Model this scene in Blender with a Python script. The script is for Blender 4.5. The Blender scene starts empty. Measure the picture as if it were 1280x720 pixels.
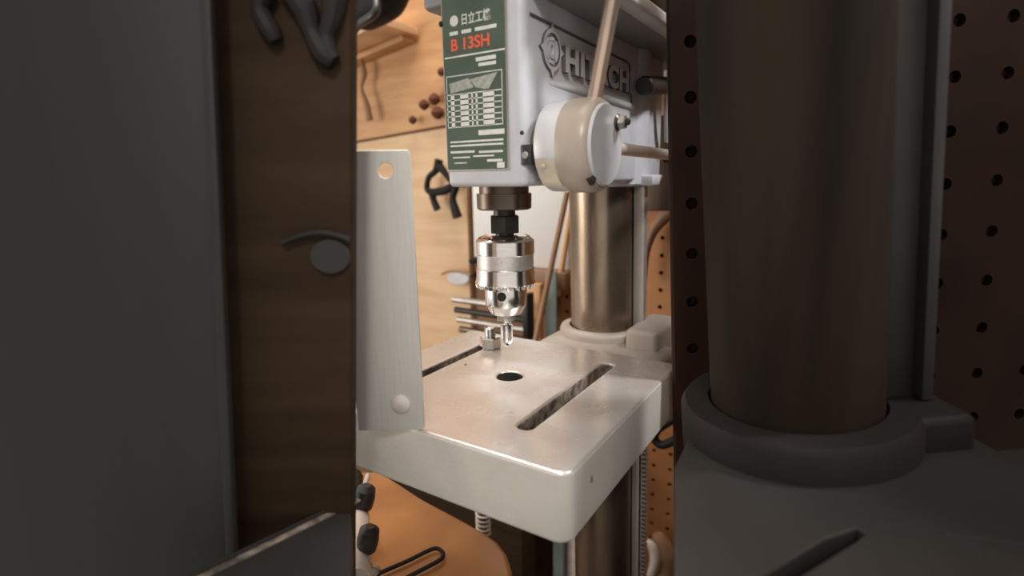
import bpy, bmesh, random
import numpy as np
from math import *
from mathutils import Matrix, Vector
random.seed(4)
C = bpy.context.scene.collection
sc = bpy.context.scene

# ---------------------------------------------------------------- camera
F = 680.0; YAW = radians(32.7); PITCH = radians(11.6); ROLL = radians(-1.0); EYE = Vector((0, 0, .151))
CM = (Matrix.Rotation(YAW, 3, 'Z') @ Matrix.Rotation(pi/2-PITCH, 3, 'X') @ Matrix.Rotation(ROLL, 3, 'Z'))
cd = bpy.data.cameras.new('camera'); cam = bpy.data.objects.new('camera', cd); C.objects.link(cam)
cam.matrix_world = Matrix.Translation(EYE) @ CM.to_4x4()
cd.sensor_width = 36; cd.lens = F/1280*36; cd.clip_start = .01; cd.clip_end = 50
cd.dof.use_dof = True; cd.dof.focus_distance = .415; cd.dof.aperture_fstop = 4.7
sc.camera = cam
# ---------------------------------------------------------------- world, lamps, exposure
sc.view_settings.view_transform = 'Standard'; sc.view_settings.look = 'None'
sc.view_settings.gamma = 1; sc.view_settings.exposure = 0.35
w = bpy.data.worlds.new('world'); sc.world = w; w.use_nodes = True
bg = w.node_tree.nodes['Background']; bg.inputs[0].default_value = (1.0, .965, .93, 1); bg.inputs[1].default_value = .62

def aim(o, loc, tgt):
    o.location = loc
    o.rotation_euler = (Vector(tgt)-Vector(loc)).to_track_quat('-Z', 'Y').to_euler()
def area(name, loc, tgt, sx, sy, power, col=(1, .95, .9)):
    l = bpy.data.lights.new(name, 'AREA'); l.shape = 'RECTANGLE'; l.size = sx; l.size_y = sy; l.energy = power; l.color = col
    o = bpy.data.objects.new(name, l); C.objects.link(o); aim(o, loc, tgt); return o
def spot(name, loc, tgt, power, ang, blend=.4, size=.03, col=(1, .95, .9)):
    l = bpy.data.lights.new(name, 'SPOT'); l.energy = power; l.spot_size = radians(ang); l.spot_blend = blend
    l.shadow_soft_size = size; l.color = col
    o = bpy.data.objects.new(name, l); C.objects.link(o); aim(o, loc, tgt); return o
spot('added_key_spot', (.28, -.42, .72), (-.19, .34, .09), 21, 21, .35, .10, (1, .95, .91))  # unseen spot added, cone narrowed to light only the drill press
spot('added_side_spot', (.42, .52, .95), (-.17, .40, .12), 38, 27, .4, .08, (.97, .97, 1))  # unseen spot added to brighten the right face of the head
area('added_wall_fill', (-.55, .45, 1.25), (-.45, .72, 0), .9, .25, 11, (1, .93, .84))  # unseen area light added to brighten the plywood wall
area('added_low_fill', (-1.1, -.1, .1), (-.45, .7, -.2), .4, .5, 3.5, (1, .92, .82))  # unseen soft light added as low fill from the left, no window there

# ---------------------------------------------------------------- pixel rays onto real planes
def ray(x, y): return CM @ Vector(((x-640)/F, -(y-360)/F, -1))
def onz(x, y, z=0.): d = ray(x, y); return EYE + d*((z-EYE.z)/d.z)
def onx(x, y, X): d = ray(x, y); return EYE + d*(X/d.x)
def ony(x, y, Y): d = ray(x, y); return EYE + d*(Y/d.y)
def dep(x, y, d): return EYE + ray(x, y)*d

# ---------------------------------------------------------------- materials
def mat(name, col, rough=.5, metal=0., var=0., scale=60., bump=0., bscale=None, stretch=(1, 1, 1), col2=None, rvar=0., coat=0., spec=.5, detail=4):
    m = bpy.data.materials.new(name); m.use_nodes = True; nt = m.node_tree; b = nt.nodes['Principled BSDF']
    L = nt.links.new
    b.inputs['Base Color'].default_value = (*col, 1); b.inputs['Roughness'].default_value = rough; b.inputs['Metallic'].default_value = metal
    b.inputs['Specular IOR Level'].default_value = spec; b.inputs['Coat Weight'].default_value = coat
    tc = nt.nodes.new('ShaderNodeTexCoord'); mp = nt.nodes.new('ShaderNodeMapping'); mp.inputs['Scale'].default_value = stretch
    L(tc.outputs['Object'], mp.inputs['Vector'])
    if var or col2 or rvar:
        n = nt.nodes.new('ShaderNodeTexNoise'); n.inputs['Scale'].default_value = scale; n.inputs['Detail'].default_value = detail
        L(mp.outputs[0], n.inputs['Vector'])
        r = nt.nodes.new('ShaderNodeValToRGB')
        c2 = col2 if col2 else tuple(c*(1-var) for c in col)
        r.color_ramp.elements[0].position = .35; r.color_ramp.elements[0].color = (*c2, 1)
        r.color_ramp.elements[1].position = .62; r.color_ramp.elements[1].color = (*col, 1)
        L(n.outputs['Fac'], r.inputs[0]); L(r.outputs[0], b.inputs['Base Color'])
        if rvar:
            mr = nt.nodes.new('ShaderNodeMapRange'); mr.inputs[3].default_value = rough+rvar; mr.inputs[4].default_value = max(.03, rough-rvar)
            mr.inputs[1].default_value = .3; mr.inputs[2].default_value = .7
            L(n.outputs['Fac'], mr.inputs[0]); L(mr.outputs[0], b.inputs['Roughness'])
    if bump:
        n2 = nt.nodes.new('ShaderNodeTexNoise'); n2.inputs['Scale'].default_value = bscale or scale*3; n2.inputs['Detail'].default_value = 5
        L(mp.outputs[0], n2.inputs['Vector'])
        bp = nt.nodes.new('ShaderNodeBump'); bp.inputs['Strength'].default_value = bump; bp.inputs['Distance'].default_value = .0006
        L(n2.outputs['Fac'], bp.inputs['Height']); L(bp.outputs[0], b.inputs['Normal'])
    return m

M_head = mat('grey_blue_machine_paint', (.50, .50, .52), .42, var=.12, scale=45, bump=.12, bscale=260, rvar=.08)
M_knot = mat('dark_red_knot', (.13, .05, .03), .8, spec=.1)
M_shade_grime = mat('shade_and_grime_edge', (.10, .085, .075), .7, var=.3, scale=200)  # grime plus painted shade, darkens the sides of raised letters and frame
M_hub = mat('warm_grey_machine_paint', (.36, .30, .24), .35, var=.12, scale=50, bump=.08, bscale=300)
M_disc = mat('satin_grey_face', (.55, .54, .54), .38, .2, var=.1, scale=60)
M_table_top = mat('ground_cast_iron', (.70, .67, .64), .27, .62, col2=(.58, .52, .47), scale=22, bump=.05, bscale=420, rvar=.08, detail=7)
M_table_side = mat('sand_cast_paint', (.52, .48, .42), .5, .1, var=.12, scale=30, bump=.35, bscale=330)
M_slot = mat('mottled_slot_iron', (.24, .185, .14), .75, .0, col2=(.06, .045, .035), scale=160, bump=.6, bscale=300)  # dark mottled brown for slot walls and small marks
M_column = mat('oily_brown_steel', (.30, .225, .165), .3, .85, col2=(.10, .072, .05), scale=34, stretch=(1, 1, .20), bump=.05, bscale=60, rvar=.06, detail=5)
M_rail = mat('dull_rail_steel', (.48, .44, .39), .4, .7, var=.25, scale=40, stretch=(1, 1, .3))
M_collar = mat('cast_collar_paint', (.38, .325, .275), .5, .1, var=.12, scale=40, bump=.25, bscale=260)
M_chrome = mat('polished_chuck_steel', (.82, .77, .73), .19, 1.0, var=.06, scale=90, stretch=(1, 1, 8), bump=.03, bscale=200)
M_knurl = mat('knurled_steel', (.66, .62, .58), .45, .8, var=.15, scale=500)
M_bright = mat('bright_zinc', (.82, .80, .76), .18, 1.0, var=.12, scale=120)
M_brown_rod = mat('brown_reflection_steel', (.62, .47, .36), .3, .8, var=.3, scale=30, stretch=(1, 1, .3))  # brown reflection is put into the base colour of the steel
M_silver_rod = mat('silver_spoke_steel', (.66, .60, .56), .4, .5, var=.15, scale=40)
M_blacksteel = mat('black_oxide_steel', (.035, .033, .028), .38, .5, var=.3, scale=80)
M_quill = mat('dark_quill_steel', (.17, .125, .095), .32, .85, col2=(.09, .07, .055), scale=30, stretch=(1, 1, .4))
M_blackplastic = mat('black_plastic', (.025, .022, .02), .4)
M_hole = mat('hole_shade', (.015, .012, .01), .9)  # near-black colour stands in for the shade inside holes
M_brass = mat('yellowed_brass', (.64, .56, .44), .4, .3, var=.2, scale=60)
M_green = mat('green_label_ink', (.085, .115, .085), .22, var=.25, scale=30, coat=.6)
M_white = mat('white_label_ink', (.62, .62, .56), .4, var=.15, scale=200)
M_red = mat('red_label_ink', (.72, .10, .04), .4)
M_greyink = mat('grey_label_ink', (.35, .36, .31), .4, var=.3, scale=300)
M_guard = mat('brushed_guard_steel', (.50, .475, .43), .42, .35, var=.08, scale=130, stretch=(5, 5, .25), bump=.05, bscale=300)
M_ply = mat('pale_plywood', (.70, .48, .28), .55, col2=(.60, .375, .20), scale=5, stretch=(1.2, 1, 9), bump=.1, bscale=30, detail=7)
M_ply2 = mat('honey_plywood', (.60, .33, .15), .5, col2=(.46, .225, .09), scale=6, stretch=(1.2, 1, 8), bump=.1, bscale=30, detail=7)
M_strip = mat('pine_strip', (.76, .48, .28), .5, var=.25, scale=12, stretch=(1, 1, 10))
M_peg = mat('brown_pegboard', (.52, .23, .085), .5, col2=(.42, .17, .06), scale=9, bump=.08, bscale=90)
M_pegpale = mat('pale_dowel_wood', (.62, .33, .14), .5, var=.15, scale=9)  # pale brown wood of the short dowel
M_pegdark = mat('dimmed_hardboard', (.022, .009, .005), .6, var=.3, scale=14, spec=.08)  # pegboard brown darkened, dim light put into the colour
M_card = mat('white_card', (.80, .77, .74), .6, var=.05, scale=30)
M_brownwood = mat('brown_wood', (.30, .16, .08), .5, var=.3, scale=14, stretch=(1, 1, .3))
M_darkwood = mat('dimmed_brown_board', (.030, .017, .008), .7, col2=(.021, .011, .005), scale=8, stretch=(1, 1, 9), spec=.1, detail=6)  # wood brown darkened so the colour imitates dim light
M_orange = mat('orange_varnished_wood', (.42, .18, .06), .34, col2=(.25, .10, .035), scale=10, bump=.08, bscale=60, coat=.2)
M_teal = mat('dull_teal_paint', (.14, .17, .15), .5, var=.2, scale=40)
M_cream = mat('cream_paint', (.66, .55, .47), .5, var=.2, scale=50)
M_rubber = mat('black_rubber', (.014, .012, .011), .6, spec=.2)
M_wall = mat('workshop_wall_wood', (.26, .13, .06), .6, var=.3, scale=6, stretch=(1, 1, 5))
M_floor = mat('workshop_floor', (.12, .08, .05), .7, var=.4, scale=8)
M_dim_sheet = mat('dimmed_steel_sheet', (.026, .024, .021), .55, .2, var=.06, scale=20, stretch=(4, 4, .3), spec=.3)  # plate grey darkened, dimming of the added sheet is in the colour
M_dcolumn = mat('dimmed_column_steel', (.020, .013, .008), .7, .0, col2=(.007, .005, .0035), scale=26, stretch=(1, 1, .10), spec=.08, detail=3)  # column brown darkened, its dimming is painted in
M_drail = mat('dimmed_rail_steel', (.022, .018, .016), .55, .0, var=.2, scale=30, spec=.3)  # rail steel with the dimming put into its colour
M_dcast = mat('dimmed_cast_iron', (.017, .014, .012), .6, .0, col2=(.013, .010, .009), scale=18, bump=.2, bscale=160, spec=.15)  # collar casting darkened in colour to imitate dim light
M_dsteel = mat('dimmed_worktable_iron', (.026, .023, .021), .55, .0, col2=(.019, .016, .014), scale=14, bump=.08, bscale=200, spec=.3)  # table iron, dim light painted into its tone

# ---------------------------------------------------------------- builders
def mesh(name, me, m, parent=None, smooth=None, **kw):
    o = bpy.data.objects.new(name, me); C.objects.link(o)
    for x in (m if isinstance(m, (list, tuple)) else [m]):
        me.materials.append(x)
    if smooth is not None:
        me.shade_smooth()
        me.set_sharp_from_angle(angle=radians(smooth))
    if parent is not None:
        o.parent = parent; o.matrix_parent_inverse = WM(parent).inverted()
    for k, v in kw.items(): o[k] = v
    return o
def WM(o):
    mtx = Matrix.Translation(o.location) @ o.rotation_euler.to_matrix().to_4x4()
    return WM(o.parent) @ o.matrix_parent_inverse @ mtx if o.parent else mtx
def obj(name, bm, m, parent=None, smooth=35, **kw):
    me = bpy.data.meshes.new(name); bmesh.ops.recalc_face_normals(bm, faces=bm.faces); bm.to_mesh(me); bm.free()
    return mesh(name, me, m, parent, smooth, **kw)
def thing(name, loc, label, cat, group=None):
    o = bpy.data.objects.new(name, None); C.objects.link(o); o.location = loc; o.empty_display_size = .02
    o['label'] = label; o['category'] = cat
    if group: o['group'] = group
    return o
def tag(o, label, cat, group=None):
    o['label'] = label; o['category'] = cat
    if group: o['group'] = group
    return o
def frame(a, up=None):
    """rotation taking +Z to direction a"""
    return Vector(a).normalized().to_track_quat('Z', 'Y').to_matrix()
def bbox(x0, x1, y0, y1, z0, z1, bev=0., seg=2, mtx=None, bm=None):
    bm = bm or bmesh.new()
    r = bmesh.ops.create_cube(bm, size=1)
    for v in r['verts']:
        v.co = Vector(((x0+x1)/2+v.co.x*(x1-x0), (y0+y1)/2+v.co.y*(y1-y0), (z0+z1)/2+v.co.z*(z1-z0)))
    if bev:
        es = list({e for v in r['verts'] for e in v.link_edges})
        bmesh.ops.bevel(bm, geom=es, offset=bev, segments=seg, affect='EDGES', profile=.5)
    if mtx is not None: bmesh.ops.transform(bm, matrix=mtx, verts=bm.verts)
    return bm
def lathe(prof, n=48, origin=(0, 0, 0), axis=(0, 0, 1), fn=None, cap=True):
    """prof: list of (r, t) along axis; fn(i_row, k, r, t) -> r, t"""
    bm = bmesh.new(); R = frame(axis); O = Vector(origin); rows = []
    for i, (r, t) in enumerate(prof):
        row = []
        for k in range(n):
            rr, tt = fn(i, k, r, t) if fn else (r, t)
            a = 2*pi*k/n
            row.append(bm.verts.new(O + R @ Vector((rr*cos(a), rr*sin(a), tt))))
        rows.append(row)
    for i in range(len(rows)-1):
        for k in range(n):
            bm.faces.new((rows[i][k], rows[i][(k+1) % n], rows[i+1][(k+1) % n], rows[i+1][k]))
    if cap:
        bm.faces.new(rows[0]); bm.faces.new(rows[-1])
    return bm
def rod(p, q, r, n=24, r2=None, bev=.0):
    p = Vector(p); q = Vector(q); L = (q-p).length; r2 = r if r2 is None else r2
    b = bev or min(r, r2)*.15
    return lathe([(r-b, 0), (r, b), (r2, L-b), (r2-b, L)], n, p, q-p)
def smoothpath(pts, sub=6):
    pts = [Vector(p) for p in pts]; out = []
    for i in range(len(pts)-1):
        p0 = pts[max(i-1, 0)]; p1 = pts[i]; p2 = pts[i+1]; p3 = pts[min(i+2, len(pts)-1)]
        for s in range(sub):
            t = s/sub
            out.append(.5*((2*p1)+(p2-p0)*t+(2*p0-5*p1+4*p2-p3)*t*t+(3*p1-p0-3*p2+p3)*t**3))
    out.append(pts[-1]); return out
def tube(pts, r, n=12, sub=6, radii=None):
    ps = smoothpath(pts, sub) if sub > 1 else [Vector(p) for p in pts]
    bm = bmesh.new(); rows = []; prev = None
    for i, p in enumerate(ps):
        d = (ps[min(i+1, len(ps)-1)]-ps[max(i-1, 0)]).normalized()
        if prev is None:
            u = d.orthogonal().normalized()
        else:
            u = (prev-d*prev.dot(d)).normalized()
        prev = u; v = d.cross(u)
        rr = r if radii is None else np.interp(i/(len(ps)-1), np.linspace(0, 1, len(radii)), radii)
        rows.append([bm.verts.new(p+(u*cos(2*pi*k/n)+v*sin(2*pi*k/n))*float(rr)) for k in range(n)])
    for i in range(len(rows)-1):
        for k in range(n): bm.faces.new((rows[i][k], rows[i][(k+1) % n], rows[i+1][(k+1) % n], rows[i+1][k]))
    bm.faces.new(rows[0]); bm.faces.new(rows[-1]); return bm
def curve_mesh(cu, mtx):
    o = bpy.data.objects.new('tmp', cu); C.objects.link(o)
    dg = bpy.context.evaluated_depsgraph_get(); dg.update()
    me = bpy.data.meshes.new_from_object(o.evaluated_get(dg)); bpy.data.objects.remove(o)
    me.transform(mtx); me.materials.clear(); return me
def sheet(loops, thick, mtx, bev=0., seg=2):
    """filled outline with holes, occupying z in [-thick, 0] of mtx"""
    cu = bpy.data.curves.new('tmp', 'CURVE'); cu.dimensions = '2D'; cu.fill_mode = 'BOTH'
    for lp in loops:
        s = cu.splines.new('POLY'); s.points.add(len(lp)-1); s.use_cyclic_u = True
        for i, (x, y) in enumerate(lp): s.points[i].co = (x, y, 0, 1)
    cu.extrude = thick/2-bev; cu.bevel_depth = bev; cu.bevel_resolution = seg; cu.offset = -bev
    return curve_mesh(cu, mtx @ Matrix.Translation((0, 0, -thick/2)))
def rrect(x0, x1, y0, y1, r, n=6):
    out = []
    for cx, cy, a0 in ((x1-r, y1-r, 0), (x0+r, y1-r, 90), (x0+r, y0+r, 180), (x1-r, y0+r, 270)):
        for k in range(n+1):
            a = radians(a0+90*k/n); out.append((cx+r*cos(a), cy+r*sin(a)))
    return out
def circ(cx, cy, r, n=24, ry=None): return [(cx+r*cos(2*pi*k/n), cy+(ry or r)*sin(2*pi*k/n)) for k in range(n)]
def basis(o, x, y, z=None):
    x = Vector(x).normalized(); y = Vector(y).normalized(); z = Vector(z).normalized() if z else x.cross(y)
    m = Matrix((x, y, z)).transposed().to_4x4(); m.translation = Vector(o); return m
def text(s, size, mtx, ext=.0003, off=0., sx=1., spacing=1., align='LEFT'):
    cu = bpy.data.curves.new('tmp', 'FONT'); cu.body = s; cu.size = size; cu.extrude = ext; cu.offset = off; cu.space_character = spacing
    cu.align_x = align
    return curve_mesh(cu, mtx @ Matrix.Diagonal((sx, 1, 1, 1)))
def fit_text(s, w_, h_, mtx, ext, off=0., spacing=1.):
    """text whose bounding box fills w_ x h_ from the lower left corner of mtx"""
    me = text(s, 1, Matrix(), 1, off, 1, spacing)
    co = np.array([v.co[:] for v in me.vertices]); a = co.min(0); b = co.max(0)
    me.transform(mtx @ Matrix.Diagonal((w_/(b[0]-a[0]), h_/(b[1]-a[1]), ext, 1)) @ Matrix.Translation((-a[0], -a[1], 0)))
    return me

# ================================================================ SETTING
WY = .79
o = obj('wall_back', bbox(-2.2, 1.4, WY+.012, WY+.06, -.8, 1.3), M_wall, kind='structure')
o = obj('floor', bbox(-2.2, 1.4, -.7, WY+.06, -.84, -.8), M_floor, kind='structure')

def wallbox(px0, py0, px1, py1, Y=WY):
    a = ony(px0, py0, Y); b = ony(px1, py1, Y); return a.x, b.x, b.z, a.z
# plywood panels on the wall, joint along the slanting seam
seamL = ony(430, 180, WY); seamR = ony(592, 151.5, WY)
def panel(name, pts, thick, m, parent=None, Y=WY, bev=.001, **kw):
    """pts (X, Z) outline standing in the plane Y, thickness towards the wall"""
    me = sheet([pts], thick, basis((0, Y, 0), (1, 0, 0), (0, 0, 1), (0, -1, 0)), bev)
    return mesh(name, me, m, parent, 30, **kw)
xr = -.600
zs = lambda x: seamL.z+(seamR.z-seamL.z)*(x-seamL.x)/(seamR.x-seamL.x)
wc = thing('plywood_wall_cladding', (-.9, WY, -.3), 'pale plywood panels with a slanting seam, on the wall left of the chuck', 'cladding')
panel('plywood_panel', [(-1.7, zs(-1.7)+.002), (-.05, zs(-.05)+.002), (-.05, .75), (-1.7, .75)], .011, M_ply2, wc, label='darker honey plywood panel')
panel('plywood_panel', [(-1.7, -.40), (xr, -.40), (xr, zs(xr)-.003), (-1.7, zs(-1.7)-.003)], .011, M_ply, wc)
# pegboard right of the chuck, real holes
def pegboard(name, x0, x1, z0, z1, Y, pitch, hx, hz, r, m, thick=.004, n=8, parent=None):
    loops = [[(x0, z0), (x1, z0), (x1, z1), (x0, z1)]]
    i0 = ceil((x0+r*2-hx)/pitch); j0 = ceil((z0+r*2-hz)/pitch)
    x = hx+i0*pitch
    while x < x1-r*2:
        z = hz+j0*pitch
        while z < z1-r*2:
            loops.append(circ(x, z, r, n)); z += pitch
        x += pitch
    me = sheet(loops, thick, basis((0, Y, 0), (1, 0, 0), (0, 0, 1), (0, -1, 0)))
    return mesh(name, me, m, parent)
pb = thing('pegboard', (-.2, WY-.02, -.8), 'orange-brown perforated board on the wall behind the steel column', 'pegboard')
pegboard('perforated_sheet', -.455, .25, -.795, .10, WY-.012, .0257, -.2395, .0600, .0034, M_peg, parent=pb)
obj('backing', bbox(-.455, .25, WY-.004, WY+.002, -.795, .10), M_hole, pb)
obj('top_rail', bbox(-.46, .25, WY-.026, WY-.004, .10, .118, .002), M_brownwood, pb)
# white card beside the chuck
x0, x1, z0, z1 = wallbox(592, 200, 716, 338)
tag(obj('white_panel', bbox(-.562, -.36, WY-.034, WY-.029, .005, .26, .0005), M_card), 'plain white card standing on the wall shelf behind the drill chuck', 'card')
sh = thing('wall_shelf', (-.48, WY, -.02), 'brown wooden shelf under the white card', 'shelf')
obj('board', bbox(-.475, -.375, WY-.055, WY-.012, -.022, .004, .002), M_brownwood, sh)
obj('bracket', bbox(-.44, -.43, WY-.05, WY-.012, -.075, -.022, .001), M_brownwood, sh)
# boards and rods standing behind the bit
def standing(name, px, wpx, y0, y1, Y, m, label, cat, th=.012):
    a = ony(px, y0, Y); b = ony(px+wpx, y1, Y); c = ony(px, y1, Y)
    return tag(obj(name, bbox(c.x, b.x, Y-th, Y, -.80, a.z, .001), m), label, cat)
standing('timber_offcut', 659, 21, 352, 430, .735, M_ply2, 'orange timber offcut standing behind the drill bit', 'timber')
standing('flat_bar', 683, 14, 338, 430, .725, M_teal, 'dull teal flat bar standing between timber and column', 'bar', .004)
tag(obj('brown_dowel', rod(ony(709, 240, .72), ony(660, 470, .65), .0042), M_brownwood), 'thin brown dowel leaning diagonally left of the column', 'rod')
tag(obj('pale_dowel', rod(ony(716, 250, .755), ony(697, 370, .74), .0042), M_pegpale), 'short pale dowel leaning beside the thin brown dowel', 'rod')
# roller stack left of the bit
rl = thing('roller_stack', ony(580, 430, .70), 'dark blurred steel rollers lying behind the drill bit', 'rollers')
for k, (y, m_) in enumerate(((376, M_rail), (389, M_blacksteel), (401, M_rail), (413, M_quill))):
    a = ony(566+k*3, y-2, .70); b = ony(660, y+3, .70)
    obj('roller', rod(a, (b.x, b.y, a.z), .0052, 16), m_, rl)
obj('end_plate', bbox(*(lambda a, b: (a.x, b.x, .69, .71, b.z, a.z))(ony(657, 366, .70), ony(664, 425, .70)), .001), M_blacksteel, rl)
# narrow pine ledge top left, with its dark tools above
lg = thing('pine_ledge', ony(460, 48, .76), 'narrow pine ledge on the plywood at the upper left', 'shelf')
a = ony(420, 57, .74); b = ony(500, 32, .74)
d = (b-a); 
def bar(p, q, h, dy, m, name, parent):
    p = Vector(p); q = Vector(q)
    t = (q-p).normalized(); up = Vector((0, -1, 0)).cross(t)*-1
    if up.z < 0: up = -up
    return obj(name, bbox(0, (q-p).length, -dy/2, dy/2, -h/2, h/2, .001, mtx=basis(p, t, (0, 1, 0), up)), m, parent)
bar(a+Vector((-.25, 0, -.049)), b, .014, .09, M_strip, 'ledge_board', lg)
bar(a+Vector((-.25, .03, -.064)), b+Vector((-.01, .03, -.014)), .010, .03, M_ply2, 'ledge_batten', lg)
tt = thing('tool_bag', ony(475, 20, .64), 'black tool bag hanging in front of the pine ledge at the top left', 'bag')
obj('bag_body', tube([ony(425, 12, .64), ony(455, 8, .64), ony(485, -4, .64), ony(505, -24, .64)], .02, 16, 6, [.020, .034, .030, .014]), M_rubber, tt)
obj('strap', tube([ony(440, 40, .62), ony(450, 30, .605), ony(470, 14, .60), ony(470, -12, .62)], .006), M_blackplastic, tt)
# dark hanging chain at left, knots
hc = thing('knotted_rope', ony(455, 150, .77), 'dark cord hanging below the pine ledge at the upper left', 'cord')
obj('cord', tube([ony(448, 66, .765), ony(455, 90, .765), ony(452, 110, .765), ony(458, 130, .765), ony(462, 150, .765)], .005, 10, 6, [.002, .006, .003, .006, .007]), M_brownwood, hc)
bt = thing('hanging_beads', ony(545, 150, .77), 'dark reddish knots hanging beside the green label', 'knot')
for px, py, r in ((530, 131, .010), (543, 124, .011), (547, 141, .012), (516, 150, .008), (552, 90, .008)):
    obj('knot', lathe([(r*.3, -r*.9), (r*.8, -r*.5), (r, 0), (r*.8, r*.5), (r*.3, r*.9)], 16, ony(px, py, .775)), M_knot, bt)
# black twisted cable clump at the label's foot
cb = thing('cable_bracket', ony(552, 235, .77), 'twisted black cable hook on the plywood below the green label', 'cable')
Yc = .765
obj('cable', tube([ony(x, y, Yc) for x, y in ((549, 200), (545, 213), (536, 222), (534, 236), (541, 240), (556, 238), (566, 232), (572, 226))], .005, 10, 6, [.008, .006, .005, .006, .008, .007, .004]), M_rubber, cb)
obj('cable', tube([ony(x, y, Yc) for x, y in ((540, 238), (542, 250), (547, 262))], .005, 10, 6, [.008, .006, .007]), M_rubber, cb)
obj('cable', tube([ony(x, y, Yc) for x, y in ((570, 233), (566, 248), (569, 262), (572, 272))], .005, 10, 6, [.007, .006, .008, .009]), M_rubber, cb)
obj('cable', tube([ony(x, y, Yc) for x, y in ((547, 205), (556, 216), (564, 227), (582, 232))], .004, 10, 6, [.009, .004, .004]), M_rubber, cb)
# oval plate on the plywood with a dark upper edge
ov = thing('oval_tag', ony(572, 348, .775), 'grey oval tag with a dark rim on the plywood left of the chuck', 'tag')
c_ = ony(572, 348, .772)
mesh('tag_disc', sheet([circ(0, 0, .026, 32, .0115)], .004, basis(c_, (1, 0, .05), (0, 0, 1), (0, -1, 0)), .0008), M_disc, ov, 30)
obj('rim', tube([c_+Vector((x, -.004, z)) for x, z in ((-.034, .006), (-.018, .012), (0, .014), (.020, .012), (.036, .009))], .0022), M_brownwood, ov)
for (x, y, s) in ((589, 327, .0055), (590, 345, .004)):
    p = ony(x, y, .72)
    tag(obj('round_peg', rod(p+Vector((-.012, .07, 0)), p, s), M_rubber), 'black peg %s of the two beside the chuck' % ('upper' if y < 335 else 'lower'), 'peg')

# lower area: orange board, clamp wire, engine-like clamp cluster
ZB = -.17
pts = [onz(x, y, ZB) for x, y in ((474, 588), (530, 624), (574, 647), (603, 663), (622, 676), (634, 692), (640, 712), (640, 735), (610, 755), (540, 765), (440, 765), (410, 700), (440, 590))]
tb = thing('stool_seat', (-.25, .28, -.8), 'orange varnished wooden seat with rounded corner under the drill table', 'stool')
me = sheet([[(p.x, p.y) for p in pts]], .022, Matrix.Translation((0, 0, ZB)), .004, 3)
mesh('seat', me, M_orange, tb, 40)
cen = sum((Vector(p) for p in pts), Vector())/len(pts)
for dx, dy in ((-.03, -.03), (.03, -.03), (-.03, .03), (.03, .03)):
    obj('leg', rod((cen.x+dx, cen.y+dy, -.8), (cen.x+dx*.8, cen.y+dy*.8, ZB-.02), .012), M_brownwood, tb)
wz = ZB+.004
tag(obj('wire_clip', tube([onz(x, y, wz) for x, y in ((470, 719), (480, 714), (510, 701), (532, 690), (545, 685.5), (553, 690), (553, 697), (545, 703), (520, 716), (505, 724), (480, 738))], .0018, 10, 6), M_rubber), 'black bent wire loop lying on the orange wooden seat', 'wire')
cl = thing('machine_vise', onz(450, 720, ZB), 'small grey machine vise with black knobs at the lower left', 'vise')
def at(x, y, z): return onz(x, y, z)
obj('vise_body', tube([at(444, 730, ZB+.03), at(446, 690, ZB+.03), at(449, 655, ZB+.03), at(450, 628, ZB+.03)], .01, 14, 6, [.013, .010, .009, .006]), M_cream, cl)
obj('vise_body', tube([at(430, 720, ZB+.03), at(434, 660, ZB+.03), at(436, 600, ZB+.03)], .01, 14, 6, [.012, .010, .014]), M_blacksteel, cl)
for x, y, r in ((456, 622, .009), (460, 674, .0085)):
    p = at(x, y, ZB+.045)
    obj('knob', lathe([(r*.4, -r*1.3), (r*.9, -r), (r, 0), (r*.9, r), (r*.4, r*1.4)], 20, p, (.2, .1, 1)), M_blackplastic, cl)
obj('screw_tip', rod(at(456, 607, ZB+.05), at(460, 594, ZB+.05), .0022), M_silver_rod, cl)
for k in range(4):
    obj('jaw_rib', rod(at(436, 706+k*11, ZB+.02), at(462+k*2, 692+k*11, ZB+.02), .0028), M_cream, cl)
obj('spindle_end', rod(at(466, 716, ZB+.02), at(470, 712, ZB+.006), .004), M_rail, cl)
# coil spring under the table
sp = thing('coil_spring', ony(605, 655, .40), 'pale coil spring under the drill table edge', 'spring')
p0 = ony(604, 650, .50)
pp = [p0+Vector((.0085*cos(t), .0085*sin(t), .014-.0010*t)) for t in np.linspace(0, 2*pi*6, 120)]
obj('coil', tube(pp, .0013, 8, 1), M_cream, sp)
obj('core', rod(p0+Vector((0, 0, -.02)), p0+Vector((0, 0, .06)), .0045), M_quill, sp)
# things low behind: added dark box standing in for shade, teal and cream posts
tag(obj('shade_box', bbox(ony(466, 650, .6).x, ony(652, 650, .6).x, .60, .70, -.8, -.235, .004), M_darkwood), 'added dark box standing in for the shade behind the orange seat', 'crate')
a = ony(693, 672, .64)
tag(obj('teal_post', bbox(a.x, ony(706, 672, .64).x, .635, .647, -.8, -.12, .001), M_teal), 'narrow teal post left of the lower column', 'post')
a = ony(709, 665, .645); b = ony(726, 665, .645)
tag(obj('cream_post', bbox(a.x, b.x, .645, .66, -.8, -.10, .001), M_cream), 'cream post close against the left of the lower column', 'post')
hk = thing('hanging_cable', ony(830, 545, .72), 'black cable looped over the pegboard right of the drill table', 'cable')
obj('cable', tube([ony(x, y, .70) for x, y in ((848, 520), (835, 528), (822, 537), (818, 548), (826, 556), (838, 553), (850, 545))], .006, 12), M_rubber, hk)
lo = thing('pale_loop', ony(812, 700, .74), 'pale curved handle low on the pegboard beside the rack', 'handle')
obj('loop', tube([ony(x, y, .72) for x, y in ((807, 676), (815, 683), (819, 700), (815, 716), (808, 728))], .005, 12, 6, [.004, .007, .008, .007, .004]), M_cream, lo)
obj('pad', tube([ony(x, y, .745) for x, y in ((822, 668), (828, 690), (830, 715), (829, 745))], .01, 14, 6, [.008, .022, .026, .022]), M_brownwood, lo)
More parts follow.
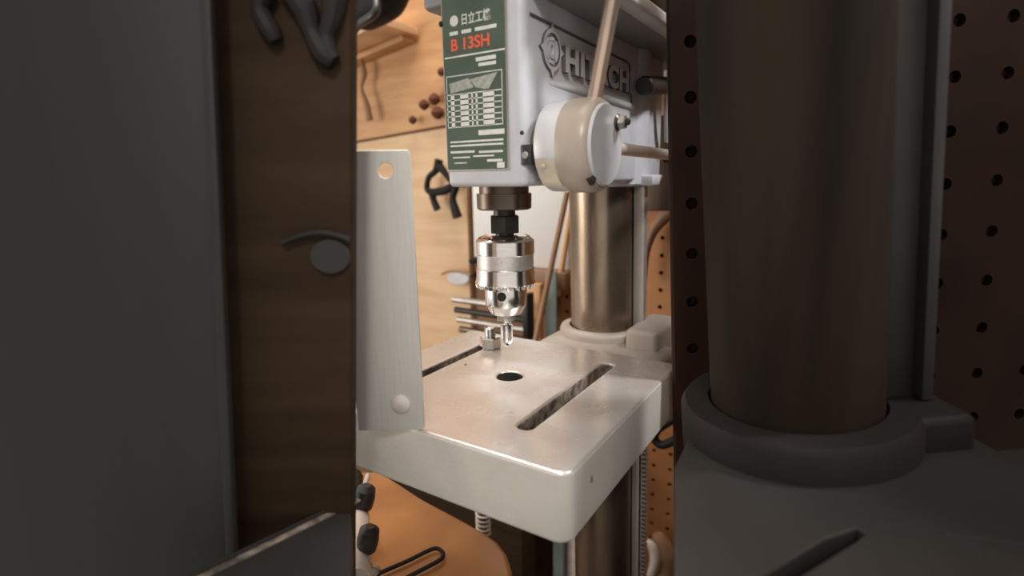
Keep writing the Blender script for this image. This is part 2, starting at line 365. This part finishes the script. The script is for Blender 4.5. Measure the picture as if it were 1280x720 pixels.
dk = thing('dark_hose', ony(815, 270, .74), 'dark hose curving across the upper pegboard right of the column', 'hose')
obj('hose', tube([ony(x, y, .755) for x, y in ((850, 258), (838, 264), (826, 276), (815, 292), (808, 318), (806, 350))], .006, 12, 6, [.012, .010, .008, .005, .003]), M_brownwood, dk)
tag(obj('grey_box', bbox(*(lambda a, b: (a.x, b.x, .66, .74, b.z, a.z))(ony(800, 150, .70), ony(862, 262, .70)), .003), M_quill), 'dark grey box on the wall behind the drill head', 'box')
pk = thing('pink_ornament', ony(842, 95, .60), 'pink tinted fitting behind the black tension knob', 'fitting')
obj('body', tube([ony(838, 84, .62), ony(845, 96, .62), ony(843, 112, .62)], .012, 14, 6, [.008, .014, .007]), M_cream, pk)

# ================================================================ DRILL PRESS
SX, SY = -.218, .3346
CY = .512
dp = thing('drill_press', (SX, CY, -.8), 'grey bench drill press with green label, chuck, square table and brown steel column', 'drill press')
# -- column, rack and base
obj('column', lathe([(.0330, -.78), (.0330, .262)], 96, (SX, CY, 0)), M_column, dp, 40)
obj('base_foot', lathe([(.13, -.8), (.13, -.785), (.06, -.775), (.045, -.74), (.045, -.70)], 48, (SX, CY, 0)), M_collar, dp)
obj('rack_strip', bbox(SX+.0335, SX+.0445, CY-.004, CY+.006, -.74, .139, .0012), M_rail, dp)
def rack():
    bm = bmesh.new(); z = -.30; pitch = .0050; xs = SX+.0445; prev = None; va = []
    pr = []
    while z < .0:
        pr += [(xs, z), (xs+.0040, z+pitch*.2), (xs+.0040, z+pitch*.5), (xs, z+pitch*.7)]; z += pitch
    A = [bm.verts.new((x, CY-.004, zz)) for x, zz in pr]; B = [bm.verts.new((x, CY+.005, zz)) for x, zz in pr]
    A2 = [bm.verts.new((xs-.003, CY-.004, zz)) for x, zz in pr]
    for i in range(len(pr)-1):
        bm.faces.new((A[i], A[i+1], B[i+1], B[i])); bm.faces.new((A[i], A[i+1], A2[i+1], A2[i]))
    return bm
obj('rack_teeth', rack(), M_rail, dp, 20)
LEAN = Matrix.Translation((SX, CY, .06)) @ Matrix.Rotation(radians(-1.3), 4, 'Y') @ Matrix.Translation((-SX, -CY, -.06))
for o in dp.children:
    o.data.transform(LEAN)
# -- clamp collar and table arm
obj('column_collar', lathe([(.0335, -.050), (.0440, -.050), (.0435, -.006), (.0420, -.0025), (.0400, -.0015), (.0335, -.0015)], 64, (SX, CY, 0), cap=False), M_collar, dp, 50)
obj('collar_clamp', bbox(-.178, -.1465, .472, .545, -.046, .0085, .005, 3), M_collar, dp)
obj('table_arm', bbox(-.262, -.134, .400, .500, -.038, -.010, .005, 3), M_collar, dp)
# -- table with two slots and a centre hole
lo_ = [rrect(-.322, -.114, .2275, .4250, .0095, 8),
       rrect(-.1675, -.1575, .262, .397, .0045, 5), rrect(-.2850, -.2760, .262, .397, .0044, 5)]
hole = [(SX+.0098*cos(t)*(1+.05*sin(3*t)), .3335+.0095*sin(t)) for t in np.linspace(0, 2*pi, 40, endpoint=False)]
hole = [(x, y) for x, y in hole]
lo_.append(hole)
me = sheet(lo_, .042, Matrix(), .0024, 4)
table = mesh('table', me, [M_table_side, M_table_top, M_slot, M_hole], dp, 40)
for p in me.polygons:
    c = p.center; n = p.normal
    inner = -.318 < c.x < -.120 and .234 < c.y < .420
    if n.z > .55: p.material_index = 1
    elif inner and hypot(c.x+.218, c.y-.3335) < .013: p.material_index = 3
    elif inner and abs(n.z) < .5: p.material_index = 2
    elif n.z < -.5: p.material_index = 0
obj('pit', lathe([(.0004, -.0006), (.0012, 0), (.0013, .0003), (.0009, .0003)], 14, onz(582, 456, 0)), M_slot, table)
obj('cast_flaw', bbox(-.0012, .0012, -.0004, .0004, -.002, .002, .0003, mtx=Matrix.Translation((-.1141, .2560, -.016))), M_slot, table)
# -- head casting
def headbody():
    pts = rrect(-.2435, -.1800, .2975, .5700, .0062, 8)
    return sheet([pts], .117, Matrix.Translation((0, 0, .2615)), .0035, 3)
mesh('head', headbody(), M_head, dp, 40)
head = dp.children[-1]
obj('column_clamp', lathe([(.0335, .1400), (.0405, .1400), (.0420, .142), (.0420, .26), (.034, .26)], 64, (SX, CY, 0), cap=False), M_head, dp)
obj('clamp_lug', bbox(-.196, -.1660, .503, .535, .1402, .150, .002), M_head, dp)
# belt cover above
M_cover = mat('cover_grey_paint', (.20, .195, .185), .5, var=.15, scale=30)
M_covertop = mat('cover_rim_paint', (.50, .46, .42), .4, var=.15, scale=30)
cov = obj('belt_cover', bbox(-.2610, -.1480, .3010, .72, .2600, .345, .004, 3), M_cover, dp)
obj('cover_rim', bbox(-.1500, -.1360, .3300, .73, .2590, .2690, .003, 3), M_covertop, dp)
obj('cover_lip', bbox(-.1500, -.1395, .3300, .73, .2690, .300, .002, 2), M_blacksteel, dp)
# raised name frame, emblem and letters on the right face (plane X = -.18)
XF = -.1798
def side(x, y): p = onx(x, y, XF); return p.y, p.z
S = basis((XF, 0, 0), (0, 1, 0), (0, 0, 1), (1, 0, 0))
tl = side(662, 17); tr = side(787, 79); br = side(789, 131); bl = side(672, 98)
def strip(pts, wd, th):
    bm = tube([Vector((XF, a, b)) for a, b in pts], wd, 8, 1); return bm
fr = obj('name_frame', strip([tl, (tr[0]-.006, tr[1]), (tr[0]-.0015, tr[1]-.0015), (tr[0], tr[1]-.006), (br[0], br[1])], .0010, 0), M_shade_grime, dp)
ridge = obj('casting_ridge', tube([Vector((XF-.0060, *side(664, 99))), Vector((XF-.0032, *side(690, 104))), Vector((XF-.0015, *side(740, 118))), Vector((XF-.0015, *side(791, 134)))], .0034, 16, 6), M_head, dp)
# emblem
c0, z0_ = side(688, 63)
em = []
R1 = .0128
ring = []
for k in range(64):
    a = 2*pi*k/64; spike = 1+.30*max(0, 1-abs(((a+pi/4) % (pi/2))-pi/4)/.16)
    ring.append((c0+R1*spike*cos(a)*.95, z0_+R1*spike*sin(a)))
inner = circ(c0, z0_, R1*.80, 48)
eme = mesh('emblem', sheet([ring, inner], .0022, S @ Matrix.Translation((0, 0, .0018))), [M_head, M_shade_grime], dp, 30)
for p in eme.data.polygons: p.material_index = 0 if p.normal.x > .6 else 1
def arcsheet(r0, r1, a0, a1):
    out = [(c0+r1*cos(radians(a)), z0_+r1*sin(radians(a))) for a in np.linspace(a0, a1, 14)]
    return out+[(c0+r0*cos(radians(a)), z0_+r0*sin(radians(a))) for a in np.linspace(a1, a0, 14)]
loops = [arcsheet(R1*.52, R1*.68, -50, 50), arcsheet(R1*.52, R1*.68, 130, 230), arcsheet(R1*.5, R1*.66, 250, 290), arcsheet(R1*.5, R1*.64, 62, 78), arcsheet(R1*.5, R1*.64, 102, 118)]
mesh('emblem_mark', sheet(loops, .0022, S @ Matrix.Translation((0, 0, .0016))), M_head, dp, 30)
mesh('emblem_mark', sheet([circ(c0, z0_, R1*.34, 24, R1*.42), circ(c0, z0_, R1*.17, 24, R1*.26)], .0022, S @ Matrix.Translation((0, 0, .0016))), M_head, dp, 30)
# letters
ya, za = side(702, 91); yb, zb = side(786, 119)
ya2, za2 = side(702, 57)
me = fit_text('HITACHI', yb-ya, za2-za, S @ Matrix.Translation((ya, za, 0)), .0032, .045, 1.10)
mesh('raised_lettering', me, [M_head, M_shade_grime], dp, 30)
for p in me.polygons: p.material_index = 0 if p.normal.x > .6 else 1  # side faces darkened, letter shade put into the colour
# -- green instruction label on the front
YL = .2973
LB = basis((0, YL, 0), (1, 0, 0), (0, 0, 1), (0, -1, 0))
def fr_(x, y): p = ony(x, y, YL); return p.x, p.z
lx0, lz0 = fr_(563.5, 214); lx1, _ = fr_(636, 207.5); lx0 = -.2405; lz0 = .1560; lx1 = -.1925; lz1 = .30
lab = mesh('label', sheet([rrect(lx0, lx1, lz0, lz1, .001, 3)], .0006, LB @ Matrix.Translation((0, 0, .0006))), M_green, dp, 30)
obj('label_rim', bbox(lx0-.0008, lx1+.0014, YL-.0004, YL, lz0-.0010, lz1), M_rail, dp)
T = LB @ Matrix.Translation((0, 0, .00065))
def bars(name, rects, m, h=.00012):
    """small flat printed marks: px rects (x0, y0, x1, y1) measured on the label face"""
    bm = bmesh.new()
    for (x0, z0, x1, z1) in rects:
        vs = [bm.verts.new(T @ Vector((x, z, h))) for x, z in ((x0, z0), (x1, z0), (x1, z1), (x0, z1))]; bm.faces.new(vs)
    return obj(name, bm, m, lab, None)
W_ = lx1-lx0
def U(u): return lx0+W_*u
def Zp(py): return fr_(600, py)[1]
mesh('printed_emblem', sheet([circ(U(.20), Zp(20), .0033, 20)], .0001, T @ Matrix.Translation((0, 0, .00015))), M_white, lab)
mesh('printed_name', fit_text('日立工機', .0220, .0068, T @ Matrix.Translation((U(.33), Zp(21)-.0030, 0)), .00015, .016), M_white, lab)
mesh('printed_model', fit_text('B 13SH', .0300, .0074, T @ Matrix.Translation((U(.14), Zp(51)-.0038, 0)), .00015, .026), M_red, lab)
rr = []
x = .12
for wd in (.14, .03, .16, .03, .34): 
    if wd > .05: rr.append((U(x), Zp(36)-.0011, U(x+wd), Zp(36)+.0011))
    x += wd+.015
rr.append((U(0.02), Zp(66.5)-.0005, U(1), Zp(66.5)+.0005))
for (u0, u1, py, h) in ((.54, .86, 74, .0012), (.58, .86, 81, .0010)): rr.append((U(u0), Zp(py)-h, U(u1), Zp(py)+h))
# table frame
zt, zm, zbot = Zp(91), Zp(115), Zp(157)
rr += [(U(.03), zt-.0003, U(.95), zt+.0003), (U(.94), zbot, U(.952), zt), (U(.03), zbot, U(.042), zt)]
for k in range(7):
    z = zm+(zbot-zm)*k/6; rr.append((U(.03), z-.00035, U(.95), z+.00035))
for u0, u1 in ((.10, .16), (.26, .40), (.45, .475), (.52, .55), (.64, .82)): rr.append((U(u0), zbot, U(u1), zm))
rr += [(U(.55), Zp(166)-.0016, U(.97), Zp(166)+.0016)]
for py in (176, 181): rr.append((U(.06), Zp(py)-.0006, U(.95), Zp(py)+.0006))
for u0, u1, py, h in ((.06, .48, 189, .0007), (.55, .94, 190, .0007), (.10, .40, 196, .0005), (.45, .80, 195, .0005), (.12, .34, 203, .0004), (.68, .93, 201, .0008), (.84, .96, 207, .0018)):
    rr.append((U(u0), Zp(py)-h, U(u1), Zp(py)+h))
bars('printed_table', rr, M_white)
bm = bmesh.new()
for poly in ([(.50, 108), (.42, 98), (.88, 93), (.74, 112), (.66, 112)], [(.08, 100), (.40, 96), (.52, 108), (.10, 113)]):
    bm.faces.new([bm.verts.new(T @ Vector((U(u), Zp(p), .0001))) for u, p in poly])
obj('printed_diagram', bm, M_greyink, lab, None)
for (x, z) in ((-.2418, .2485),):
    obj('label_screw', lathe([(.0019, 0), (.0019, .0006), (.0010, .0012)], 16, (x, YL-.0002, z), (0, -1, 0)), M_blacksteel, dp)
# -- quill, nut, chuck
def lz(prof, n=72, fn=None): return lathe(prof, n, (SX, SY, 0), (0, 0, 1), fn)
# slight centring offset measured from the photo
SX, SY = -.2203, .3346
obj('quill_collar', lz([(.0185, .1275), (.0198, .1285), (.0200, .139), (.0180, .1392), (.0180, .1470)]), M_quill, dp)
sp_ = obj('spindle_neck', lz([(.0080, .1220), (.0080, .129)]), M_blacksteel, dp)
def hexn(r, z0, z1, c=.0006, O=(SX, SY), ang=0.):
    bm = bmesh.new(); rows = []
    for rr_, z in ((r-c, z0), (r, z0+c), (r, z1-c), (r-c, z1)):
        rows.append([bm.verts.new((O[0]+rr_*cos(ang+pi/3*k), O[1]+rr_*sin(ang+pi/3*k), z)) for k in range(6)])
    for i in range(3):
        for k in range(6): bm.faces.new((rows[i][k], rows[i][(k+1) % 6], rows[i+1][(k+1) % 6], rows[i+1][k]))
    bm.faces.new(rows[0]); bm.faces.new(rows[-1]); return bm
obj('spindle_nut', hexn(.0116, .1105, .1232, ang=YAW-pi/2+.05), M_blacksteel, dp, None)
obj('spindle_nose', lz([(.0068, .1050), (.0068, .1120)]), M_blacksteel, dp)
chk = obj('chuck_body', lz([(.0150, .0720), (.0158, .0700), (.0158, .0572), (.0154, .0562), (.0122, .0508), (.0115, .0498), (.0055, .0496)]), M_chrome, dp, 30)
obj('chuck_cap', lz([(.0212, .0950), (.0216, .0956), (.0216, .1050), (.0205, .1062), (.0150, .1086), (.0090, .1090)]), M_chrome, dp, 30)
for k in range(9):
    a = 2*pi*k/9+.3
    p = Vector((SX+.0178*cos(a), SY+.0178*sin(a), .1072))
    obj('cap_slot', bbox(-.0016, .0016, -.0026, .0026, -.0006, .0007, .0003, mtx=basis(p, (cos(a), sin(a), -.42), (-sin(a), cos(a), 0))), M_quill, dp)
def knurl(i, k, r, t): return (r+(.00022 if (i+k) % 2 else -.0001) if 0 < i < 19 else r), t
obj('knurled_ring', lz([(.0206, .0852)]+[(.0208, .0852+.0098*j/18) for j in range(0, 19)]+[(.0200, .0952)], 150, knurl), M_knurl, dp, 60)
NT = 30
def teeth(i, k, r, t):
    if k % 4 < 2:
        if i == 6: return r-.0050, t+.0036
        if i == 5: return r-.0004, t+.0003
    return r, t
obj('geared_sleeve', lz([(.0205, .0855), (.0213, .0850), (.0216, .0845), (.0218, .0770), (.0228, .0738), (.0228, .0732), (.0222, .0704), (.0152, .0703)], NT*4, teeth), M_chrome, dp, 25)
# key hole on the camera side
dirc = Vector((0-SX, 0-SY, 0)).normalized(); aa = atan2(dirc.y, dirc.x)-.20
hd = Vector((cos(aa), sin(aa), 0)); hp = Vector((SX, SY, .0655))+hd*.0151
kh = obj('key_hole', lathe([(.0030, 0), (.0034, .0011), (.0028, .0013), (.0020, .0013)], 24, hp, hd), M_hole, chk)
obj('key_socket', rod(hp+hd*.0004+Vector((.0006, 0, -.0006)), hp+hd*.0010+Vector((.0006, 0, -.0006)), .0012, 16), M_bright, chk)
for k in range(3):
    a = aa+.35+2*pi*k/3
    m_ = basis((SX, SY, 0), (cos(a), sin(a), 0), (-sin(a), cos(a), 0))
    obj('jaw', bbox(.0016, .0068, -.0028, .0028, .0430, .0510, .0006, mtx=m_), M_rail, chk)
bit = thing('countersink_bit', (SX, SY, .0232), 'bright fluted countersink bit held in the chuck', 'drill bit')
obj('shank', lz([(.0019, .0395), (.0019, .0500)], 24), M_bright, bit)
def flute(i, k, r, t):
    s = (k % 12)
    return (r*(.70 if s in (0, 1) else 1), t)
obj('fluted_head', lz([(.0030, .0406), (.0047, .0402), (.0048, .0300), (.0044, .0275), (.0026, .0246), (.0006, .0231)], 48, flute), M_bright, bit, 25)
# -- feed hub on the right
HY, HZ = .3243, .1690
ax = (1, 0, 0)
obj('hub_collar', lathe([(.0278, 0), (.0284, .001), (.0284, .0140), (.0280, .0150)], 72, (-.1730, HY, HZ), ax), M_disc, dp)
obj('hub_boss', rod((-.1815, HY, HZ), (-.170, HY, HZ), .0215, 48), M_shade_grime, dp)
hub = obj('feed_hub', lathe([(.0286, 0), (.0290, .0008), (.0290, .0130), (.0284, .0165), (.0270, .0190), (.0256, .0199), (.0246, .0202)], 96, (-.1585, HY, HZ), ax), M_hub, dp, 40)
obj('hub_face', lathe([(.0250, 0), (.0250, .0012), (.0243, .0020)], 96, (-.1385, HY, HZ), ax), M_disc, dp, 40)
ang = radians(-28)
# brass depth scale wrapped on the collar
def scale_plate():
    bm = bmesh.new(); rows = []
    for a in np.linspace(radians(196), radians(238), 10):
        d_ = Vector((0, cos(a), sin(a)))
        rows.append([bm.verts.new(Vector((x, HY, HZ))+d_*r) for x, r in ((-.1722, .0284), (-.1722, .0290), (-.1592, .0290), (-.1592, .0284))])
    for i in range(len(rows)-1):
        for j in range(3): bm.faces.new((rows[i][j], rows[i][j+1], rows[i+1][j+1], rows[i+1][j]))
    return bm
obj('scale_plate', scale_plate(), M_brass, dp, 40)
d_ = Vector((0, cos(radians(205)), sin(radians(205))))
obj('scale_screw', rod(Vector((-.167, HY, HZ))+d_*.0286, Vector((-.167, HY, HZ))+d_*.0300, .0014, 12), M_brass, dp)
best = None
for X in np.linspace(-.16, -.136, 121):
    p = onx(737, 227, X); rad = hypot(p.y-HY, p.z-HZ)
    want = float(np.interp(X+.1585, [0, .0130, .0165, .0190, .0199, .0202], [.0290, .0290, .0284, .0270, .0256, .0246]))
    if best is None or abs(rad-want) < best[0]: best = (abs(rad-want), p.copy(), Vector((0, p.y-HY, p.z-HZ)).normalized())
obj('threaded_hole', rod(best[1]-best[2]*.003, best[1]+best[2]*.0005, .0034, 20, .0034, .0002), M_hole, dp)  # dark plug, shade of the hole painted by its colour
# centre bolt
pb_ = onx(771, 153, -.1365)
obj('hub_washer', rod(pb_, pb_+Vector((.0020, 0, 0)), .0052, 24), M_quill, dp)
bm = hexn(.0046, 0, .0042, .0004, (0, 0), .2); bmesh.ops.transform(bm, matrix=basis(pb_+Vector((.0018, 0, 0)), (0, 1, 0), (0, 0, 1), (1, 0, 0)), verts=bm.verts)
obj('hub_nut', bm, M_rail, dp, None)
obj('hub_stud', rod(pb_+Vector((.004, 0, 0)), pb_+Vector((.0085, 0, 0)), .0022, 16), M_blacksteel, dp)
# spokes
u0 = Vector((-.1505, .332, .1900)); u1 = Vector((-.1360, .3290, .2560)); dd = (u1-u0).normalized()
s1 = obj('spoke', rod(u0, u0+dd*.17, .0046, 32, .0049), M_brown_rod, dp, label='spoke rising steeply in front of the raised name')
obj('spoke_knob', lathe([(.005, 0), (.011, .006), (.013, .016), (.011, .026), (.004, .031)], 32, u0+dd*.168, dd), M_blackplastic, s1)
u0 = Vector((-.1470, .338, .1690)); u1 = Vector((-.1420, .4840, .1662)); dd = (u1-u0).normalized()
s2 = obj('spoke', rod(u0, u0+dd*.185, .0042, 32, .0044), M_silver_rod, dp, label='silver spoke pointing back past the column')
obj('spoke_knob', lathe([(.005, 0), (.011, .006), (.013, .016), (.011, .026), (.004, .031)], 32, u0+dd*.183, dd), M_blackplastic, s2)
# black stop clamp where hub meets head
kc = obj('stop_clamp', bbox(*(lambda a, b: (a.x, b.x, a.y-.001, a.y+.010, b.z, a.z))(ony(651, 181, .2985), ony(665, 206, .2985)), .001), M_blackplastic, dp)
pc = ony(657, 194, .2972)
obj('clamp_screw', rod(pc+Vector((0, .001, 0)), pc-Vector((0, .0012, 0)), .0022, 16), M_rail, kc)
obj('head_screw', rod(onx(652, 166, -.1830), onx(652, 166, -.1830)+Vector((.001, -.001, 0)), .0013, 12), M_blacksteel, dp)
# tension lever on the rear right
k0 = onx(805, 107, -.168); k1 = onx(832, 107, -.168)
ml = obj('tension_lever', tube([k1+Vector((-.008, -.004, 0)), k1+Vector((0, 0, .001)), k1+Vector((.001, .006, -.006)), k1+Vector((0, .012, -.028)), k1+Vector((-.002, .022, -.050))], .0042, 14, 6), M_silver_rod, dp)
obj('lever_grip', rod(k0, k1, .0080, 32, .0078, .0015), M_blackplastic, ml)
obj('lever_pivot', rod((-.182, .585, .170), (-.160, .585, .170), .008, 20), M_blackplastic, ml)

# ================================================================ NUT AND BOLT IN THE LEFT SLOT
nb = onz(613, 434.5, 0)
NB = (nb.x, nb.y)
bo = thing('slot_bolt', (nb.x, nb.y, 0), 'threaded bolt end standing up through a zinc nut on the table', 'bolt')
def thr(i, k, r, t): return r+(.0007 if i % 2 else -.0005), t
obj('threaded_end', lathe([(.0046, .004+.0011*j) for j in range(15)], 24, (nb.x, nb.y, 0), (0, 0, 1), thr), M_bright, bo, 80)
obj('bolt_shank', rod((nb.x, nb.y, -.050), (nb.x, nb.y, .006), .0038), M_rail, bo)
nu = obj('hex_nut', hexn(.0097, .0002, .0105, .0010, NB, .35), M_bright, None, None)
tag(nu, 'shiny zinc hex nut at the end of the left table slot', 'nut')

# ================================================================ STEEL GUARD PLATE LEFT OF THE CHUCK
fwd = Vector((-sin(YAW), cos(YAW), 0)); rgt = Vector((cos(YAW), sin(YAW), 0)); UP = Vector((0, 0, 1))
Q = onz(531, 537.5, 0)+Vector((0, 0, .0002))
G = basis(Q, rgt, UP, -fwd)
def gl(x, y):
    d = ray(x, y); n = fwd; t = (Q-EYE).dot(n)/d.dot(n); p = EYE+d*t-Q; return p.dot(rgt), p.z
c1 = gl(516, 187); cL = gl(420, 190)
h1 = gl(482, 213); h2 = gl(501, 505)
outl = [(0, 0.0022), (-.002, 0), (cL[0], 0), (cL[0], c1[1]), (c1[0]-.003, c1[1]), (0, c1[1]-.003)]
gp = thing('guard_plate', Q+rgt*-.03, 'pale brushed steel plate with two round holes, upright left of the chuck', 'plate')
mesh('plate', sheet([outl, circ(*h1, .0042)], .0016, G, .0004), M_guard, gp, 30)
obj('rivet', lathe([(.0062, 0), (.0058, .0010), (.0036, .0016)], 28, G @ Vector((h2[0], h2[1], 0)), -fwd), M_silver_rod, gp)

# ================================================================ ADDED BOARD, SHEET AND SLAB AT THE LEFT, DIMMING PUT INTO THEIR COLOURS
TL = Matrix.Rotation(radians(4.4), 4, fwd)   # the whole group leans a little
OL = dep(438, 360, .272)
BL = Matrix.Translation(OL) @ TL @ basis((0, 0, 0), rgt, fwd, UP)
kb = thing('added_dim_board', BL @ Vector((-.1, .006, -.2)), 'added large wooden board leaning at the left, dimming put into its colour', 'board')
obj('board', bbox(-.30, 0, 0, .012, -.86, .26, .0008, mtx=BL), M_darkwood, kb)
ds = thing('added_dim_sheet', BL @ Vector((-.15, -.02, -.2)), 'added enlarged copy of the guard plate before the dark board, dimmed in its colour', 'sheet')
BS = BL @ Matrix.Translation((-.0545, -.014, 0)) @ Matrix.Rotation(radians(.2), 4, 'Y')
obj('sheet', bbox(-.26, 0, -.002, 0, -.86, .25, .0009, mtx=BS), M_dim_sheet, ds)
obj('folded_edge', bbox(-.0045, .0003, -.004, .001, -.86, .25, .001, mtx=BS), M_drail, ds)
zl = -.028
A = onz(438, 626, zl); B_ = onz(303, 692, zl)
dirn = (B_-A).normalized(); Cc = B_+dirn*.05; Dd = onz(438, 830, zl)
sb = thing('added_dim_slab', (A+B_)/2+Vector((0, 0, -.02)), 'added enlarged copy of the table edge before the dark board, dimmed in its colour', 'slab')
poly = [(A.x, A.y), (B_.x, B_.y), (Cc.x, Cc.y), (Dd.x, Dd.y)]
mesh('slab_top', sheet([poly], .02, Matrix.Translation((0, 0, zl)), .0008), M_dsteel, sb, 30)
nrm = Vector((-dirn.y, dirn.x, 0)); 
if nrm.dot(Dd-A) < 0: nrm = -nrm
obj('groove', bbox(-.004, (B_-A).length+.03, .0010, .0050, -.0002, .0006, .0002, mtx=basis(A+Vector((0, 0, 0)), dirn, nrm, UP)), M_slot, sb)
obj('slab_lip', bbox(-.001, (B_-A).length+.04, -.0008, .0008, -.002, .0022, .0004, mtx=basis(A, dirn, nrm, UP)), M_drail, sb)
sq = thing('added_cord_copy', BL @ Vector((-.02, -.004, .13)), 'added enlarged copy of the black cable on the top of the dark board', 'cord')
def lp(x, y, off=-.004):
    n = (BL.to_3x3() @ Vector((0, 1, 0))); d = ray(x, y); P0 = BL @ Vector((0, off, 0)); t = (P0-EYE).dot(n)/d.dot(n); return EYE+d*t
obj('cord', tube([lp(x, y) for x, y in ((330, -12), (325, 12), (338, 38), (345, 52))], .004, 10, 6, [.006, .004, .0045, .003]), M_rubber, sq)
obj('cord', tube([lp(x, y) for x, y in ((360, -20), (380, 10), (390, 40), (405, 66), (418, 78))], .004, 10, 6, [.006, .006, .004, .0055, .004]), M_rubber, sq)
obj('cord', tube([lp(x, y) for x, y in ((418, -12), (415, 20), (408, 45), (412, 70))], .004, 10, 6, [.006, .0045, .0035, .004]), M_rubber, sq)
dv = thing('added_tag_copy', lp(405, 318), 'added enlarged copy of the oval tag on the dark board, dimmed in its colour', 'tag')
cx = lp(412, 321, -.003)
mesh('tag_disc', sheet([circ(0, 0, .0098, 32, .0085)], .002, basis(cx, rgt, UP, -fwd) , .0005), M_dim_sheet, dv, 30)
obj('rim', tube([lp(x, y, -.004) for x, y in ((352, 304), (375, 295), (400, 291), (420, 294), (437, 300))], .0016, 10), M_rubber, dv)

# ================================================================ ADDED ENLARGED COPY OF COLUMN AND TABLE AT THE RIGHT, DIMMED IN COLOUR
TR = Matrix.Rotation(radians(-5.3), 4, fwd)
BR_ = basis((0, 0, 0), rgt, fwd, UP)
OR = dep(991, 497, .310)
NR = Matrix.Translation(OR) @ TR @ BR_
nm = thing('added_column_copy', NR @ Vector((0, 0, -.03)), 'added enlarged copy of the column on a slotted worktable at the right, dimmed in its colours', 'machine')
def nobj(name, bm, m, parent=nm, smooth=35):
    bmesh.ops.transform(bm, matrix=NR, verts=bm.verts); return obj(name, bm, m, parent, smooth)
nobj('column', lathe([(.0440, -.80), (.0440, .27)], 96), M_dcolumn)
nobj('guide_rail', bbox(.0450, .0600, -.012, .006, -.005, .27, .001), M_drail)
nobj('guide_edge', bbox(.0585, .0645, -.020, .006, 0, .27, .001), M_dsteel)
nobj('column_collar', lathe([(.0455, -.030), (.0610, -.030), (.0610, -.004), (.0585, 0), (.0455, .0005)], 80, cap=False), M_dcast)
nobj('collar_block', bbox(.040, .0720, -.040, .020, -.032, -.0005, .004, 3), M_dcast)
lo2 = [[(-.16, -.16), (.22, -.16), (.22, .040), (-.075, .040)], ]
def nz(x, y, z):
    inv = NR.inverted(); e = inv @ EYE; d = inv.to_3x3() @ ray(x, y); p = e+d*((z-e.z)/d.z); return p
ZT = -.0185
l1 = nz(842.5, 900, ZT); l2 = nz(842.5, 585, ZT)
s_ = [nz(x, y, ZT) for x, y in ((1072, 660), (1082, 667), (1070, 676), (975, 735), (930, 735), (1030, 674))]
sl2 = [(p.x, p.y) for p in s_]
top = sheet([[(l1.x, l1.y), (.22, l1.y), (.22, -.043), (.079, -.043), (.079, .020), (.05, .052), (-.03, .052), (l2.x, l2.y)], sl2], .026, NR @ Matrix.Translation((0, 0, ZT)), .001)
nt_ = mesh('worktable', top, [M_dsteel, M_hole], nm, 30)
Ninv = NR.inverted()
for p in top.polygons:
    c = Ninv @ p.center; n = Ninv.to_3x3() @ p.normal
    if abs(n.z) < .4 and min(q[0] for q in sl2)-.002 < c.x < max(q[0] for q in sl2)+.002 and c.y < .03: p.material_index = 1
nobj('slot_floor', bbox(min(q[0] for q in sl2)-.004, max(q[0] for q in sl2)+.004, min(q[1] for q in sl2)-.004, max(q[1] for q in sl2)+.004, ZT-.024, ZT-.020), M_hole)
nobj('slab_rim', tube([nz(1180, 668, ZT), nz(1240, 676, ZT), nz(1300, 683, ZT)], .0008, 8), M_drail)
# added enlarged copy of the pegboard behind it, dimmed in its colour
PS = Matrix.Translation(dep(842.5, 360, .388)) @ Matrix.Rotation(radians(-3.3), 4, fwd) @ basis((0, 0, 0), rgt, UP, -fwd)
ps = thing('added_dim_screen', (-.05, .38, -.3), 'added copy of the perforated board behind the copied column at the right, dimmed in its colour', 'screen')
loops = [[(0, -1.0), (.60, -1.0), (.60, .30), (0, .30)]]
pt = .0345
hx_ = None
inv = PS.inverted()
def psl(x, y):
    e = inv @ EYE; d = inv.to_3x3() @ ray(x, y); p = e+d*(-e.z/d.z); return p
h0 = psl(865, 317); h9 = psl(1235, 335)
pt = abs(psl(865, 255).y-psl(865, 378).y)/2
i0 = -int((h0.x-.004)/pt)
nx = 14
for i in range(0, nx):
    x = h0.x+i*(h9.x-h0.x)/max(1, round((h9.x-h0.x)/pt))
    if x > .59: break
    for j in range(-9, 8):
        z = h0.y+j*pt
        if -.35 < z < .29: loops.append(circ(x, z, .0042, 12))
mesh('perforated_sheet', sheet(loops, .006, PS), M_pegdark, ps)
bm = bbox(0.001, .60, -1.0, .30, -.012, -.007); bmesh.ops.transform(bm, matrix=PS, verts=bm.verts)
obj('backing', bm, M_hole, ps)
bm = bbox(0.0, .60, -1.0, -.96, -.016, .0, .001); bmesh.ops.transform(bm, matrix=PS, verts=bm.verts)
obj('foot_rail', bm, M_darkwood, ps)
for o in list(C.objects):
    if o.type == 'MESH' and o.parent is None and 'kind' not in o and 'label' not in o: print('UNTAGGED', o.name)
